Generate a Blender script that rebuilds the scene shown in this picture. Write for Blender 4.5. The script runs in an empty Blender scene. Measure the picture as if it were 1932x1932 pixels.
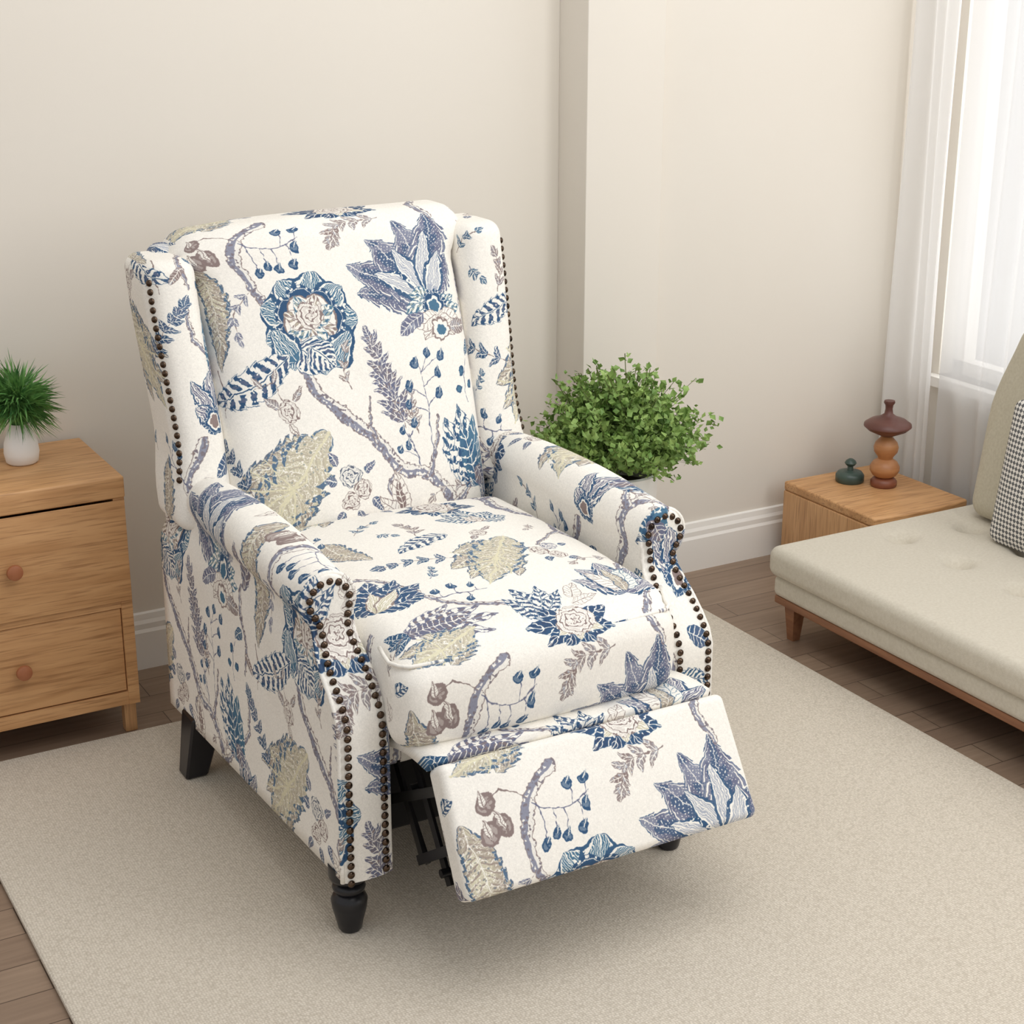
import bpy, bmesh, math, random
import numpy as np
from mathutils import Vector, Matrix
random.seed(7); rng=np.random.default_rng(5)
scene=bpy.context.scene
scene.view_settings.view_transform='Standard'
C=scene.collection
pi=math.pi

# ---------------------------------------------------------------- fabric print (tile 0.6 m wide, 1.2 m long)
N=1300; H=2*N
def lowpass(a,k):
    f=np.fft.fft2(a); fx=np.fft.fftfreq(H)[:,None]; fy=np.fft.fftfreq(N)[None,:]
    return np.real(np.fft.ifft2(f*np.exp(-2*(pi*k)**2*(fx**2+fy**2))))
def sm(k):
    b=lowpass(rng.standard_normal((H,N)),k); b-=b.mean(); return (b/b.std()).astype(np.float32)
n1=sm(1.3); n2=sm(3.2); n3=sm(13.0); n4=sm(2.6); wx=sm(16.0); wy=sm(16.0); wx2=sm(5.0); wy2=sm(5.0)
def col(r,g,b): return np.array([r,g,b],float)/255
WHITE=col(244,240,232); NAVY=col(56,87,122); TEAL=col(80,118,145); SLATE=col(110,114,138); TAUPE=col(142,126,123)
CREAM=col(206,200,176); PALE=col(174,180,192); DARK=col(64,75,102); BROWN=col(126,106,104)
img=np.ones((H,N,3),np.float32)*WHITE.astype(np.float32)
def win(xa,xb,ya,yb):
    c0=int(math.floor(xa*N))-4;c1=int(math.ceil(xb*N))+4;r0=int(math.floor(ya*N))-4;r1=int(math.ceil(yb*N))+4
    rows=np.arange(r0,r1);cols=np.arange(c0,c1)
    Y,X=np.meshgrid(rows/N,cols/N,indexing='ij'); ix=np.ix_(rows%H,cols%N)
    return ix,X+wx[ix]*.0024+wx2[ix]*.0010,Y+wy[ix]*.0024+wy2[ix]*.0010
def blend(ix,m,c):
    s=img[ix]; m=m[...,None]; img[ix]=s*(1-m)+c*m
def leaf(x0,y0,x1,y1,w,style='striped',bend=0.0,serr=0,amp=.35,c1=NAVY,c2=PALE,freq=7,lw=2.6):
    L=math.hypot(x1-x0,y1-y0); ex=(x1-x0)/L; ey=(y1-y0)/L; p=w+abs(bend)*L
    ix,X,Y=win(min(x0,x1)-p,max(x0,x1)+p,min(y0,y1)-p,max(y0,y1)+p)
    A=(X-x0)*ex+(Y-y0)*ey; B=-(X-x0)*ey+(Y-y0)*ex
    s=np.clip(A/L,0,1); q=B/L-bend*np.sin(pi*s)
    prof=(w/2/L)*np.sin(pi*s**.75)**.8
    if serr:
        fr=(s*serr+np.abs(q)*L/w*.8)%1.0
        prof=prof*(1-amp*fr**1.5)
    prof=prof+1e-6
    inside=(A>0)&(A<L)
    e=(prof-np.abs(q))*L*N+n1[ix]*.5+n2[ix]*.8
    m=np.clip(e+.5,0,1)*inside
    r=np.abs(q)/prof
    ph=s*freq-r*.9*w/L*2.2
    vein=np.sin(ph*2*pi+n2[ix]*.35)
    M=n2[ix]; M1=n1[ix]; M4=n4[ix]; M3=n3[ix]
    def tint(ca,cb):
        t=np.clip(.5+M3*.45+M4*.12,0,1)[...,None]; s0=img[ix]; mm=m[...,None]; img[ix]=s0*(1-mm)+(ca*t+cb*(1-t))*mm
    if style=='striped':
        blend(ix,m,WHITE); st=(vein>.0)*(r>.10)*(r<.92); blend(ix,m*st,c1); blend(ix,m*(st*(vein>.35)*(r<.6)*(r>.25)),c2*.7+c1*.3); blend(ix,m*st*(M>1.6),WHITE)
    elif style=='solid':
        tint(c1,c1*.55+c2*.45); blend(ix,m*(M>1.2)*.8,c2); blend(ix,m*(vein>.84),WHITE)
    elif style=='mottled':
        tint(c2,c1*.45+c2*.55)
        blend(ix,m*(np.abs(M)<.20),WHITE); blend(ix,m*(M>1.5)*.8,c1*.6+TEAL*.4)
        fine=np.sin(ph*2*pi*2.4)
        blend(ix,m*(fine>.72)*(r>.10)*(r<.82),c1*.7+c2*.3)
        blend(ix,m*((r>.80)&(M>-.9)),TEAL*.6+SLATE*.4); blend(ix,m*(np.abs(vein)<.14),WHITE)
    elif style=='band':
        tint(c1,c1*.7+c2*.3); blend(ix,m*((r>.62)&(r<.74)),WHITE); blend(ix,m*(r<.62),c2); blend(ix,m*((r<.62)&(np.sin(B*N*.75+M)>.45)&(s>.2)),WHITE)
        blend(ix,m*((r>.74)&(M>1.5)),WHITE)
    elif style=='outline':
        blend(ix,m,WHITE); blend(ix,m*(vein>.85)*(r>.15)*(r<.85)*.7,c1)
    elif style=='lace':
        tint(c2,c2*.6+PALE*.4); blend(ix,m*(r<.42)*(M3>-.2),c1*.55+c2*.45)
        dots=((np.sin(A*N*.36+M*.5)*np.sin(B*N*.36+M*.5))>.72); blend(ix,m*dots*(r<.72),WHITE)
        blend(ix,m*((r>.78)&(r<.86)),WHITE)
    blend(ix,m*np.clip(lw-e,0,1),c1 if style!='mottled' else NAVY*.5+TAUPE*.5)
    blend(ix,m*(np.abs(q)*L*N<1.5)*(s>.03),c1 if style in('striped','outline') else WHITE)
def catmull(P,k=14):
    P=[np.array(p,float) for p in P]; P=[2*P[0]-P[1]]+P+[2*P[-1]-P[-2]]; out=[]
    for i in range(1,len(P)-2):
        for j in range(k):
            t=j/k; a,b,c,d=P[i-1:i+3]
            out.append(.5*((2*b)+(c-a)*t+(2*a-5*b+4*c-d)*t*t+(3*b-a-3*c+d)*t**3))
    out.append(P[-2]); return out
def branch(P,w0,w1,c1=TAUPE,c2=SLATE,hollow=True):
    Q=catmull(P); n=len(Q)-1
    for ps in range(2 if hollow else 1):
        for i in range(n):
            a=Q[i];b=Q[i+1]; w=(w0+(w1-w0)*i/n)*(1.45 if hollow else 1)
            ix,X,Y=win(min(a[0],b[0])-w,max(a[0],b[0])+w,min(a[1],b[1])-w,max(a[1],b[1])+w)
            d=b-a; LL=(d**2).sum()+1e-12
            t=np.clip(((X-a[0])*d[0]+(Y-a[1])*d[1])/LL,0,1)
            wob=n2[ix]*(1.7 if hollow else .6)
            e=(w/2-np.hypot(X-a[0]-t*d[0],Y-a[1]-t*d[1]))*N+wob
            if ps==0: blend(ix,np.clip(e,0,1),c1)
            else:
                sd=((X-a[0])*d[1]-(Y-a[1])*d[0])/math.sqrt(LL)
                m=np.clip(e-2.6,0,1)
                blend(ix,m,c2*.75+WHITE*.25); blend(ix,m*(sd*N>.10*w*N),WHITE*.985); blend(ix,m*(n2[ix]>1.0),c1*.6+c2*.4); blend(ix,m*(sd*N<-.12*w*N)*(n2[ix]<-.8),WHITE)
def line(P,w=.0035,c=TAUPE): branch(P,w,w*.7,c,c,False)
def dot(x,y,r,c=NAVY,c2=None,tip=0):
    ix,X,Y=win(x-r*1.3,x+r*1.3,y-r*1.3,y+r*1.3)
    rr=np.hypot(X-x,(Y-y)*.85); e=(r-rr)*N+n1[ix]*.6; m=np.clip(e,0,1)
    blend(ix,m,c)
    if c2 is not None: blend(ix,m*(rr<r*.72)*(n2[ix]>-.3),c2)
def flower(x,y,R,n,cols,amp=.12,rot=0,sq=1.0):
    ix,X,Y=win(x-R*1.15,x+R*1.15,y-R*1.15,y+R*1.15)
    th=np.arctan2((Y-y)*sq,X-x)+rot; rr=np.hypot(X-x,(Y-y)*sq)+n1[ix]*.0006
    for (f,nn,c,lw) in cols:
        sc=np.abs(np.cos(th*nn/2))**.6
        rad=R*f*(1-amp+amp*sc); e=(rad-rr)*N; m=np.clip(e,0,1)
        blend(ix,m,c)
        if lw: blend(ix,m*(np.sin(th*nn*4)>.5)*(e>lw)*(e<lw*4),WHITE)
        if lw: blend(ix,m*(e>lw*5)*(e<lw*6),WHITE)
def rose(x,y,R,c=TAUPE,fill=WHITE):
    ix,X,Y=win(x-R*1.1,x+R*1.1,y-R*1.1,y+R*1.1)
    th=np.arctan2(Y-y,X-x)+n3[ix]*.3; rr=np.hypot(X-x,Y-y)/R+n2[ix]*.025
    edge=.84+.14*np.abs(np.cos(th*2.5)); m=np.clip((edge-rr)*R*N,0,1)
    blend(ix,m,fill)
    k=4.2 if R>.045 else 2.8
    w=np.sin((rr*k+th/(2*pi)+.24*np.sin(th*5+rr*9))*2*pi)
    blend(ix,m*(w>.6),c); blend(ix,m*(w<-.7)*.5,c*.4+WHITE*.6); blend(ix,m*((edge-rr)*R*N<2.4),c)
def sprig(P,n,ll,w,style='solid',c=NAVY,c2=PALE,stem=TAUPE,side=55,tip=True,sw=.0035):
    Q=catmull(P); line(P,sw,stem)
    for i in range(n):
        f=(i+.7)/n; k=min(len(Q)-2,int(f*(len(Q)-1))); a=Q[k]; d=Q[k+1]-Q[k]; an=math.atan2(d[1],d[0])
        l=ll*(1-.45*f)
        for sg in(1,-1):
            b=an+sg*math.radians(side*(1-.2*f)); leaf(a[0],a[1],a[0]+l*math.cos(b),a[1]+l*math.sin(b),w,style,bend=-.1*sg,c1=c,c2=c2,lw=2.0,freq=4)
    if tip:
        a=Q[-1]; d=Q[-1]-Q[-3]; an=math.atan2(d[1],d[0]); leaf(a[0],a[1],a[0]+ll*.6*math.cos(an),a[1]+ll*.6*math.sin(an),w,style,c1=c,c2=c2,lw=2.0)
def berries(P,pts,r=.013,c=NAVY,stem=SLATE):
    line(P,.004,stem); Q=catmull(P)
    for (x,y) in pts:
        k=min(range(len(Q)),key=lambda i:abs(Q[i][0]-x)+abs(Q[i][1]-y-.035)); a=Q[k]
        line([a,((a[0]+x)/2+.004,(a[1]+y)/2-.004),(x,y)],.003,stem); dot(x,y,r,c,c*.7+WHITE*.3)
        leaf(x,y,x+.010,y-.022,.010,'solid',c1=c,c2=c,lw=1)
def pom(x,y,s=1.0,ca=NAVY,cb=TEAL):
    for a in range(0,360,40):
        b=math.radians(a); leaf(x+.07*s*math.cos(b),y+.07*s*math.sin(b),x+.150*s*math.cos(b),y+.150*s*math.sin(b),.115*s,'band',c1=ca,c2=cb)
    flower(x,y,.112*s,7,[(1,7,ca,3),(.76,6,TAUPE,0),(.71,6,WHITE,0)],.18)
    for a in range(20,380,45):
        b=math.radians(a); leaf(x,y+.005,x+.085*s*math.cos(b),y+.085*s*math.sin(b),.055*s,'striped',c1=cb if (a//45)%2 else TAUPE,c2=CREAM,freq=4)
    rose(x+.005,y-.02,.042*s,TAUPE)
    for p in((-.05,.065,.03,.135,.12,0),(.04,.125,.115,.035,.10,1),(-.06,.105,-.12,.015,.09,1),(-.01,.065,.05,.135,.10,0)):
        leaf(x+p[0]*s,y+p[1]*s,x+p[2]*s,y+p[3]*s,p[4]*s,'band' if p[5] else 'striped',c1=ca,c2=cb if p[5] else SLATE,freq=6)
def maple(bx,by,tips,tx,ty,w=.2):
    for (x,y,ww) in tips: leaf(bx-.04,by+.03,x,y,ww*1.2,'mottled',serr=6,amp=.3,c1=TAUPE,c2=CREAM,freq=6,lw=3.2)
    leaf(bx,by,tx,ty,w,'mottled',serr=7,amp=.35,c1=TAUPE*.4+CREAM*.6,c2=CREAM,freq=7,lw=0.5)
    line([(bx,by),((bx+tx)/2,(by+ty)/2),(tx,ty)],.009,col(222,216,188))
    for (x,y,ww) in tips: line([((bx+tx)/2,(by+ty)/2),((bx+tx+2*x)/4,(by+ty+2*y)/4),(x*.85+tx*.15,y*.9+by*.1)],.006,col(222,216,188))
def fan(bx,by,tips,style='lace',c1=NAVY,c2=SLATE,serr=8,amp=.25):
    for (x,y,w) in tips: leaf(bx,by,x,y,w,style,serr=serr,amp=amp,c1=c1,c2=c2)
# ---- upper half of the repeat
branch([(.37,.42),(.40,.49),(.48,.57),(.575,.66),(.645,.755),(.745,.79),(.825,.90),(.81,1.0),(.84,1.09)],.024,.030)
branch([(.36,-.06),(.285,.005),(.255,.09),(.265,.18),(.30,.26)],.026,.020)
branch([(.745,.79),(.78,.70),(.80,.62)],.014,.006)
branch([(.825,.90),(.88,.86),(.95,.80),(1.02,.72),(1.03,.60)],.018,.010)
branch([(.98,.30),(1.0,.38),(1.03,.46),(1.01,.55)],.014,.008)
branch([(.575,.66),(.56,.60),(.575,.53)],.010,.004)
branch([(.645,.755),(.60,.80),(.62,.87)],.010,.006)
leaf(.085,.03,.115,.43,.125,'mottled',bend=-.08,serr=14,amp=.14,c1=TAUPE,c2=CREAM,freq=9)
line([(.10,.43),(.115,.50),(.10,.56)],.005)
for (x,y) in((.165,-.005),(.195,.055),(.155,.07)):
    dot(x,y,.027,TAUPE,TAUPE*.65+WHITE*.35); leaf(x,y+.01,x-.012,y-.04,.02,'outline',c1=TAUPE,lw=2)
line([(.165,0),(.21,-.03),(.29,.01)],.005)
berries([(.285,.02),(.34,.05),(.40,.045),(.45,.03)],[(.395,.0),(.43,.06),(.335,.11),(.365,.12),(.41,.115),(.30,.13),(.44,-.005)],.014)
sprig([(.70,-.03),(.62,-.02),(.56,.0),(.54,.05)],6,.06,.020,'solid',TAUPE,PALE,side=50)
pom(.42,.295,1.05)
leaf(.335,.385,.055,.52,.110,'striped',bend=-.07,serr=9,amp=.18,c1=NAVY,c2=SLATE,freq=9)
fan(.85,.26,[(.585,.225,.12),(.565,.135,.13),(.64,.055,.135),(.92,.13,.12),(.735,.0,.14),(.84,-.03,.15)])
for (x,y) in((.66,.17),(.72,.10),(.82,.05),(.89,.12)): leaf(.85,.26,x,y,.078,'band',c1=NAVY,c2=PALE)
for (x,y) in((.74,.30),(.76,.25),(.93,.27),(.96,.31)): leaf(.85,.28,x,y,.05,'striped',bend=.12,c1=TEAL,c2=CREAM,freq=5)
flower(.85,.29,.05,6,[(1,6,NAVY,2),(.6,5,WHITE,0),(.45,5,TEAL,0)],.2)
for a in(20,55,90,125,160):
    b=math.radians(a); leaf(.855,.32,.855+.10*math.cos(b),.32+.085*math.sin(b),.055,'outline',c1=TAUPE,lw=3)
leaf(.80,.31,.70,.365,.055,'solid',c1=SLATE,c2=PALE); leaf(.90,.36,.985,.37,.05,'solid',c1=TAUPE,c2=PALE)
flower(.86,.365,.04,8,[(1,8,TAUPE,0),(.85,8,WHITE,0),(.5,6,TEAL,0)],.2)
sprig([(.68,.64),(.655,.55),(.63,.47),(.605,.37)],8,.09,.026,'solid',SLATE,TAUPE,side=48)
sprig([(.72,.66),(.71,.60),(.715,.53)],4,.05,.017,'solid',TAUPE,PALE,side=45)
berries([(.765,.74),(.765,.64),(.77,.55),(.76,.48)],[(.74,.45),(.79,.43),(.82,.49),(.815,.55),(.71,.52),(.70,.57),(.84,.44)],.014)
berries([(.72,.76),(.70,.70),(.69,.66)],[(.665,.65),(.68,.69),(.71,.63),(.65,.70)],.011)
for (x,y,w) in((.80,.69,.07),(.82,.63,.08),(.875,.60,.09),(.94,.64,.08),(.965,.72,.07)): leaf(.925,.86,x,y,w*1.35,'striped' if x<.9 else 'solid',serr=7,amp=.25,c1=NAVY if x<.9 else TEAL,c2=TEAL,freq=6)
leaf(.93,.86,.88,.66,.07,'solid',c1=TEAL,c2=NAVY); leaf(.93,.80,.985,.90,.06,'solid',c1=SLATE,c2=TAUPE)
maple(.42,.62,((.10,.77,.09),(.13,.86,.10),(.27,.93,.10),(.33,.82,.09),(.22,.68,.09),(.36,.74,.08),(.17,.72,.08),(.19,.91,.09)),.16,.92)
rose(.305,.545,.035,TAUPE); leaf(.33,.52,.36,.48,.024,'solid',c1=TAUPE,c2=PALE); leaf(.28,.53,.235,.50,.022,'solid',c1=TAUPE,c2=PALE); leaf(.30,.58,.33,.62,.02,'outline',c1=TAUPE)
line([(.30,.52),(.27,.46),(.22,.47)],.003); leaf(.27,.46,.285,.42,.015,'solid',c1=TAUPE,c2=PALE); leaf(.24,.465,.21,.44,.013,'solid',c1=TAUPE,c2=PALE)
rose(.475,.755,.038,TAUPE*.5+NAVY*.5); rose(.51,.80,.034,TAUPE); rose(.465,.83,.032,TAUPE)
for p in((.44,.72,.41,.68),(.52,.75,.56,.72),(.54,.83,.57,.87),(.44,.86,.41,.90),(.49,.86,.50,.91),(.43,.77,.39,.76)): leaf(*p,.026,'solid',c1=SLATE,c2=NAVY)
sprig([(.17,.78),(.12,.71),(.07,.65),(.035,.60)],6,.06,.024,'solid',NAVY,SLATE,side=50)
sprig([(.52,.50),(.50,.44),(.52,.38)],3,.04,.015,'solid',TAUPE,PALE,side=45)
leaf(.64,.91,.625,.76,.060,'outline',c1=TAUPE,lw=3); leaf(.638,.89,.627,.79,.026,'solid',c1=TAUPE,c2=BROWN,freq=5); leaf(.63,.90,.56,.83,.045,'outline',c1=TAUPE,lw=3)
for (x,y,w) in((.50,.93,.07),(.53,1.0,.08),(.72,.91,.07),(.75,.985,.07),(.66,1.06,.07),(.58,1.05,.07),(.56,.88,.05)): leaf(.625,.955,x,y,w,'solid',c1=NAVY,c2=DARK,freq=5)
for (x,y) in((.56,.98),(.69,.99),(.63,1.03)): leaf(.625,.955,x,y,.06,'band',c1=NAVY,c2=CREAM)
rose(.625,.945,.068,TAUPE)
fan(.0,.97,[(-.06,.86,.07),(-.01,.82,.08),(.055,.84,.07),(.06,.92,.07),(-.04,.93,.06)],'band',serr=5,amp=.2)
flower(.0,.97,.045,6,[(1,6,NAVY,2),(.6,5,WHITE,0),(.45,5,TAUPE,0)],.2)
leaf(1.0,.30,1.01,.16,.07,'solid',bend=.1,c1=SLATE,c2=TAUPE,serr=6,amp=.2); leaf(1.0,.42,.945,.46,.035,'solid',c1=NAVY,c2=TEAL); leaf(1.02,.48,1.07,.53,.03,'solid',c1=TAUPE,c2=PALE)
for p in((.92,.50),(.95,.545),(.90,.555)): dot(*p,.012,NAVY,TEAL)
line([(.93,.60),(.925,.54),(.945,.47)],.003,SLATE)
sprig([(.26,.18),(.22,.22),(.19,.27),(.20,.33)],4,.04,.016,'solid',SLATE,PALE,side=45)
sprig([(.90,.85),(.80,.84),(.74,.87)],3,.035,.014,'solid',TAUPE,PALE,side=45)
# ---- lower half of the repeat
branch([(.05,1.02),(.10,1.14),(.06,1.26),(.10,1.38),(.05,1.50),(-.02,1.62),(.02,1.74)],.022,.014)
branch([(.84,1.09),(.90,1.18),(.86,1.30),(.92,1.42),(.90,1.56),(.84,1.68),(.87,1.80),(.83,1.90),(.86,1.99)],.022,.016)
branch([(.86,1.30),(.78,1.36),(.72,1.42)],.012,.006)
branch([(.10,1.38),(.20,1.42),(.30,1.66),(.46,1.76),(.56,1.84)],.012,.014)
fan(.67,1.16,[(.56,1.10,.09),(.60,1.05,.09),(.67,1.02,.09),(.75,1.06,.09),(.78,1.12,.08)],'striped',NAVY,TEAL,7); rose(.67,1.14,.035)
leaf(.52,1.24,.33,1.31,.085,'striped',bend=.08,serr=8,amp=.2,c1=NAVY,c2=SLATE,freq=8)
rose(.61,1.27,.030); leaf(.63,1.25,.67,1.22,.02,'solid',c1=TAUPE,c2=PALE); leaf(.59,1.29,.56,1.32,.02,'solid',c1=TAUPE,c2=PALE)
sprig([(.45,1.43),(.38,1.40),(.31,1.38),(.25,1.37)],5,.05,.02,'solid',NAVY,SLATE,side=48)
maple(.66,1.33,((.40,1.50,.09),(.42,1.58,.09),(.55,1.62,.09),(.60,1.52,.08),(.46,1.40,.08),(.63,1.44,.08),(.50,1.60,.08)),.45,1.63,.18)
fan(.13,1.60,[(.10,1.44,.09),(.18,1.42,.10),(.25,1.46,.10),(.29,1.52,.09),(.28,1.59,.08)],'solid',NAVY,SLATE,6); fan(.13,1.60,[(.16,1.49,.05),(.23,1.52,.05)],'band',TAUPE,CREAM,0)
rose(.70,1.47,.034); rose(.745,1.44,.028,SLATE); rose(.735,1.51,.028); 
for p in((.67,1.44,.64,1.41),(.78,1.44,.81,1.42),(.76,1.53,.79,1.56),(.70,1.52,.69,1.56)): leaf(*p,.024,'solid',c1=NAVY,c2=SLATE)
fan(.80,1.80,[(.67,1.69,.09),(.72,1.62,.10),(.80,1.59,.11),(.89,1.63,.10),(.93,1.72,.09)],'band',NAVY,SLATE,5); leaf(.79,1.78,.73,1.66,.07,'outline',c1=TAUPE); leaf(.81,1.78,.84,1.65,.07,'outline',c1=TEAL); leaf(.80,1.79,.79,1.64,.05,'mottled',c1=TAUPE,c2=CREAM)
fan(.13,1.77,[(.30,1.68,.07),(.37,1.72,.07),(.40,1.78,.07),(.37,1.84,.07)],'striped',SLATE,TAUPE,0); leaf(.13,1.77,.33,1.76,.06,'solid',c1=SLATE,c2=TAUPE,freq=12); fan(.14,1.78,[(.07,1.72,.04),(.05,1.77,.04),(.08,1.83,.04)],'solid',NAVY,TEAL,0); line([(.13,1.77),(.05,1.83),(-.02,1.81)],.004)
fan(.52,1.84,[(.43,1.72,.06),(.48,1.68,.07),(.55,1.69,.07),(.60,1.73,.06)],'striped',NAVY,SLATE,5)
leaf(.62,1.80,.70,1.78,.05,'outline',c1=TAUPE); leaf(.62,1.78,.66,1.71,.05,'outline',c1=TAUPE)
for (x,y,w) in((.45,1.86,.07),(.49,1.93,.07),(.71,1.84,.07),(.71,1.92,.07),(.64,1.955,.07),(.55,1.95,.07),(.50,1.80,.05)): leaf(.60,1.885,x,y,w,'solid',c1=NAVY,c2=DARK,freq=5)
for (x,y) in((.53,1.91),(.67,1.92),(.60,1.94)): leaf(.60,1.88,x,y,.055,'band',c1=NAVY,c2=CREAM)
rose(.60,1.865,.062,TAUPE)
maple(.32,1.82,((.08,1.85,.07),(.12,1.91,.08),(.21,1.935,.08),(.26,1.88,.07),(.17,1.80,.06)),.09,1.91,.12)
berries([(.27,1.63),(.36,1.64),(.43,1.65)],[(.30,1.60),(.35,1.59),(.40,1.61),(.37,1.68)],.012)
sprig([(.97,1.62),(.975,1.52),(.96,1.42),(.97,1.34)],6,.06,.02,'solid',TAUPE,PALE,side=45)
leaf(.20,1.08,.26,1.30,.10,'mottled',bend=.1,serr=9,amp=.2,c1=TAUPE,c2=CREAM,freq=8)
berries([(.10,1.14),(.15,1.10),(.18,1.05)],[(.15,1.04),(.20,1.03),(.19,1.09),(.13,1.06)],.012)
leaf(.95,1.08,1.03,1.13,.05,'solid',c1=NAVY,c2=SLATE); leaf(.92,1.20,1.02,1.24,.06,'striped',c1=NAVY,c2=TEAL,serr=5,amp=.2)
sprig([(.44,1.20),(.46,1.14),(.44,1.08)],4,.045,.017,'solid',TAUPE,SLATE,side=45)
sprig([(.30,1.08),(.34,1.03),(.40,1.0)],3,.04,.015,'solid',NAVY,TEAL,side=45)
sprig([(.90,1.56),(.80,1.55),(.74,1.58)],3,.035,.015,'solid',TAUPE,PALE,side=45)
# small fillers in the remaining blank ground
got=0; rr_=random.Random(11)
for _ in range(700):
    if got>=20: break
    x=rr_.random(); y=rr_.random()*2; R_=.042
    ix,X,Y=win(x-R_,x+R_,y-R_,y+R_)
    if img[ix].min()<WHITE.min()-.04: continue
    a=rr_.random()*2*pi; dx=math.cos(a)*.032; dy=math.sin(a)*.032; k=got%4
    if k==0: sprig([(x-dx,y-dy),(x+dy*.15,y),(x+dx,y+dy)],3,.028,.012,'solid',TAUPE,PALE,side=48)
    elif k==1: sprig([(x-dx,y-dy),(x-dy*.15,y),(x+dx,y+dy)],3,.026,.012,'solid',NAVY,TEAL,stem=SLATE,side=48)
    elif k==2: leaf(x-dx,y-dy,x+dx,y+dy,.032,'outline',c1=TAUPE,lw=2.2,bend=.08)
    else: leaf(x-dx,y-dy,x+dx,y+dy,.030,'striped',c1=NAVY,c2=SLATE,freq=4,bend=-.08)
    got+=1
for c_ in range(3): img[...,c_]=lowpass(img[...,c_],.65)
yy,xx=np.mgrid[0:H,0:N]
img*=(1+0.013*n1+0.010*np.sin(xx*2*pi/4.0)*np.sin(yy*2*pi/4.0))[...,None]
bi=bpy.data.images.new('floral_print',N,H)
arr=np.ones((H,N,4),np.float32); arr[...,:3]=np.clip(img[::-1],0,1); bi.pixels.foreach_set(arr.ravel()); bi.update(); bi.pack()

# ---------------------------------------------------------------- materials
def srgb(c):
    return tuple(((x/255)/12.92 if x/255<=.04045 else ((x/255+.055)/1.055)**2.4) for x in c)+(1,)
def newmat(name):
    m=bpy.data.materials.new(name); m.use_nodes=True; nt=m.node_tree; b=nt.nodes['Principled BSDF']; return m,nt,b
def mat(name,c,rough=.6,metal=0,c2=None,ns=8,scl=(1,1,1),bump=0,bs=200,detail=4,sheen=0):
    m,nt,b=newmat(name); b.inputs['Base Color'].default_value=srgb(c); b.inputs['Roughness'].default_value=rough; b.inputs['Metallic'].default_value=metal
    if sheen: b.inputs['Sheen Weight'].default_value=sheen
    tc=nt.nodes.new('ShaderNodeTexCoord'); mp=nt.nodes.new('ShaderNodeMapping'); mp.inputs['Scale'].default_value=scl
    nt.links.new(tc.outputs['Object'],mp.inputs[0])
    if c2:
        no=nt.nodes.new('ShaderNodeTexNoise'); no.inputs['Scale'].default_value=ns; no.inputs['Detail'].default_value=detail
        nt.links.new(mp.outputs[0],no.inputs[0]); cr=nt.nodes.new('ShaderNodeValToRGB')
        cr.color_ramp.elements[0].position=.3; cr.color_ramp.elements[1].position=.7
        cr.color_ramp.elements[0].color=srgb(c); cr.color_ramp.elements[1].color=srgb(c2)
        nt.links.new(no.outputs[0],cr.inputs[0]); nt.links.new(cr.outputs[0],b.inputs['Base Color'])
    if bump:
        nb=nt.nodes.new('ShaderNodeTexNoise'); nb.inputs['Scale'].default_value=bs; nb.inputs['Detail'].default_value=2
        nt.links.new(tc.outputs['Object'],nb.inputs[0]); bp=nt.nodes.new('ShaderNodeBump'); bp.inputs['Strength'].default_value=bump; bp.inputs['Distance'].default_value=.002
        nt.links.new(nb.outputs[0],bp.inputs['Height']); nt.links.new(bp.outputs[0],b.inputs['Normal'])
    return m
def oak(name,c,c2,c3,scl):
    m,nt,b=newmat(name); b.inputs['Roughness'].default_value=.5
    tc=nt.nodes.new('ShaderNodeTexCoord'); mp=nt.nodes.new('ShaderNodeMapping'); mp.inputs['Scale'].default_value=scl; nt.links.new(tc.outputs['Object'],mp.inputs[0])
    no=nt.nodes.new('ShaderNodeTexNoise'); no.inputs['Scale'].default_value=3.5; no.inputs['Detail'].default_value=5; no.inputs['Distortion'].default_value=.8; nt.links.new(mp.outputs[0],no.inputs[0])
    cr=nt.nodes.new('ShaderNodeValToRGB'); e=cr.color_ramp.elements; e[0].position=.32; e[0].color=srgb(c2); e[1].position=.62; e[1].color=srgb(c)
    nt.links.new(no.outputs[0],cr.inputs[0])
    mp2=nt.nodes.new('ShaderNodeMapping'); mp2.inputs['Scale'].default_value=tuple(x*(7 if x>2 else 2.2) for x in scl); nt.links.new(tc.outputs['Object'],mp2.inputs[0])
    n2_=nt.nodes.new('ShaderNodeTexNoise'); n2_.inputs['Scale'].default_value=4; n2_.inputs['Detail'].default_value=3; nt.links.new(mp2.outputs[0],n2_.inputs[0])
    c2r=nt.nodes.new('ShaderNodeValToRGB'); c2r.color_ramp.elements[0].position=.50; c2r.color_ramp.elements[1].position=.72; nt.links.new(n2_.outputs[0],c2r.inputs[0])
    mx=nt.nodes.new('ShaderNodeMix'); mx.data_type='RGBA'; nt.links.new(c2r.outputs[0],mx.inputs[0]); nt.links.new(cr.outputs[0],mx.inputs[6]); mx.inputs[7].default_value=srgb(c3); nt.links.new(mx.outputs[2],b.inputs['Base Color'])
    return m
FAB,nt,b=newmat('floral_fabric'); b.inputs['Roughness'].default_value=.85; b.inputs['Specular IOR Level'].default_value=.2
uvn=nt.nodes.new('ShaderNodeUVMap'); ti=nt.nodes.new('ShaderNodeTexImage'); ti.image=bi; nt.links.new(uvn.outputs[0],ti.inputs[0]); nt.links.new(ti.outputs[0],b.inputs['Base Color'])
tc=nt.nodes.new('ShaderNodeTexCoord'); nb=nt.nodes.new('ShaderNodeTexNoise'); nb.inputs['Scale'].default_value=520; nt.links.new(tc.outputs['Object'],nb.inputs[0])
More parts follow.
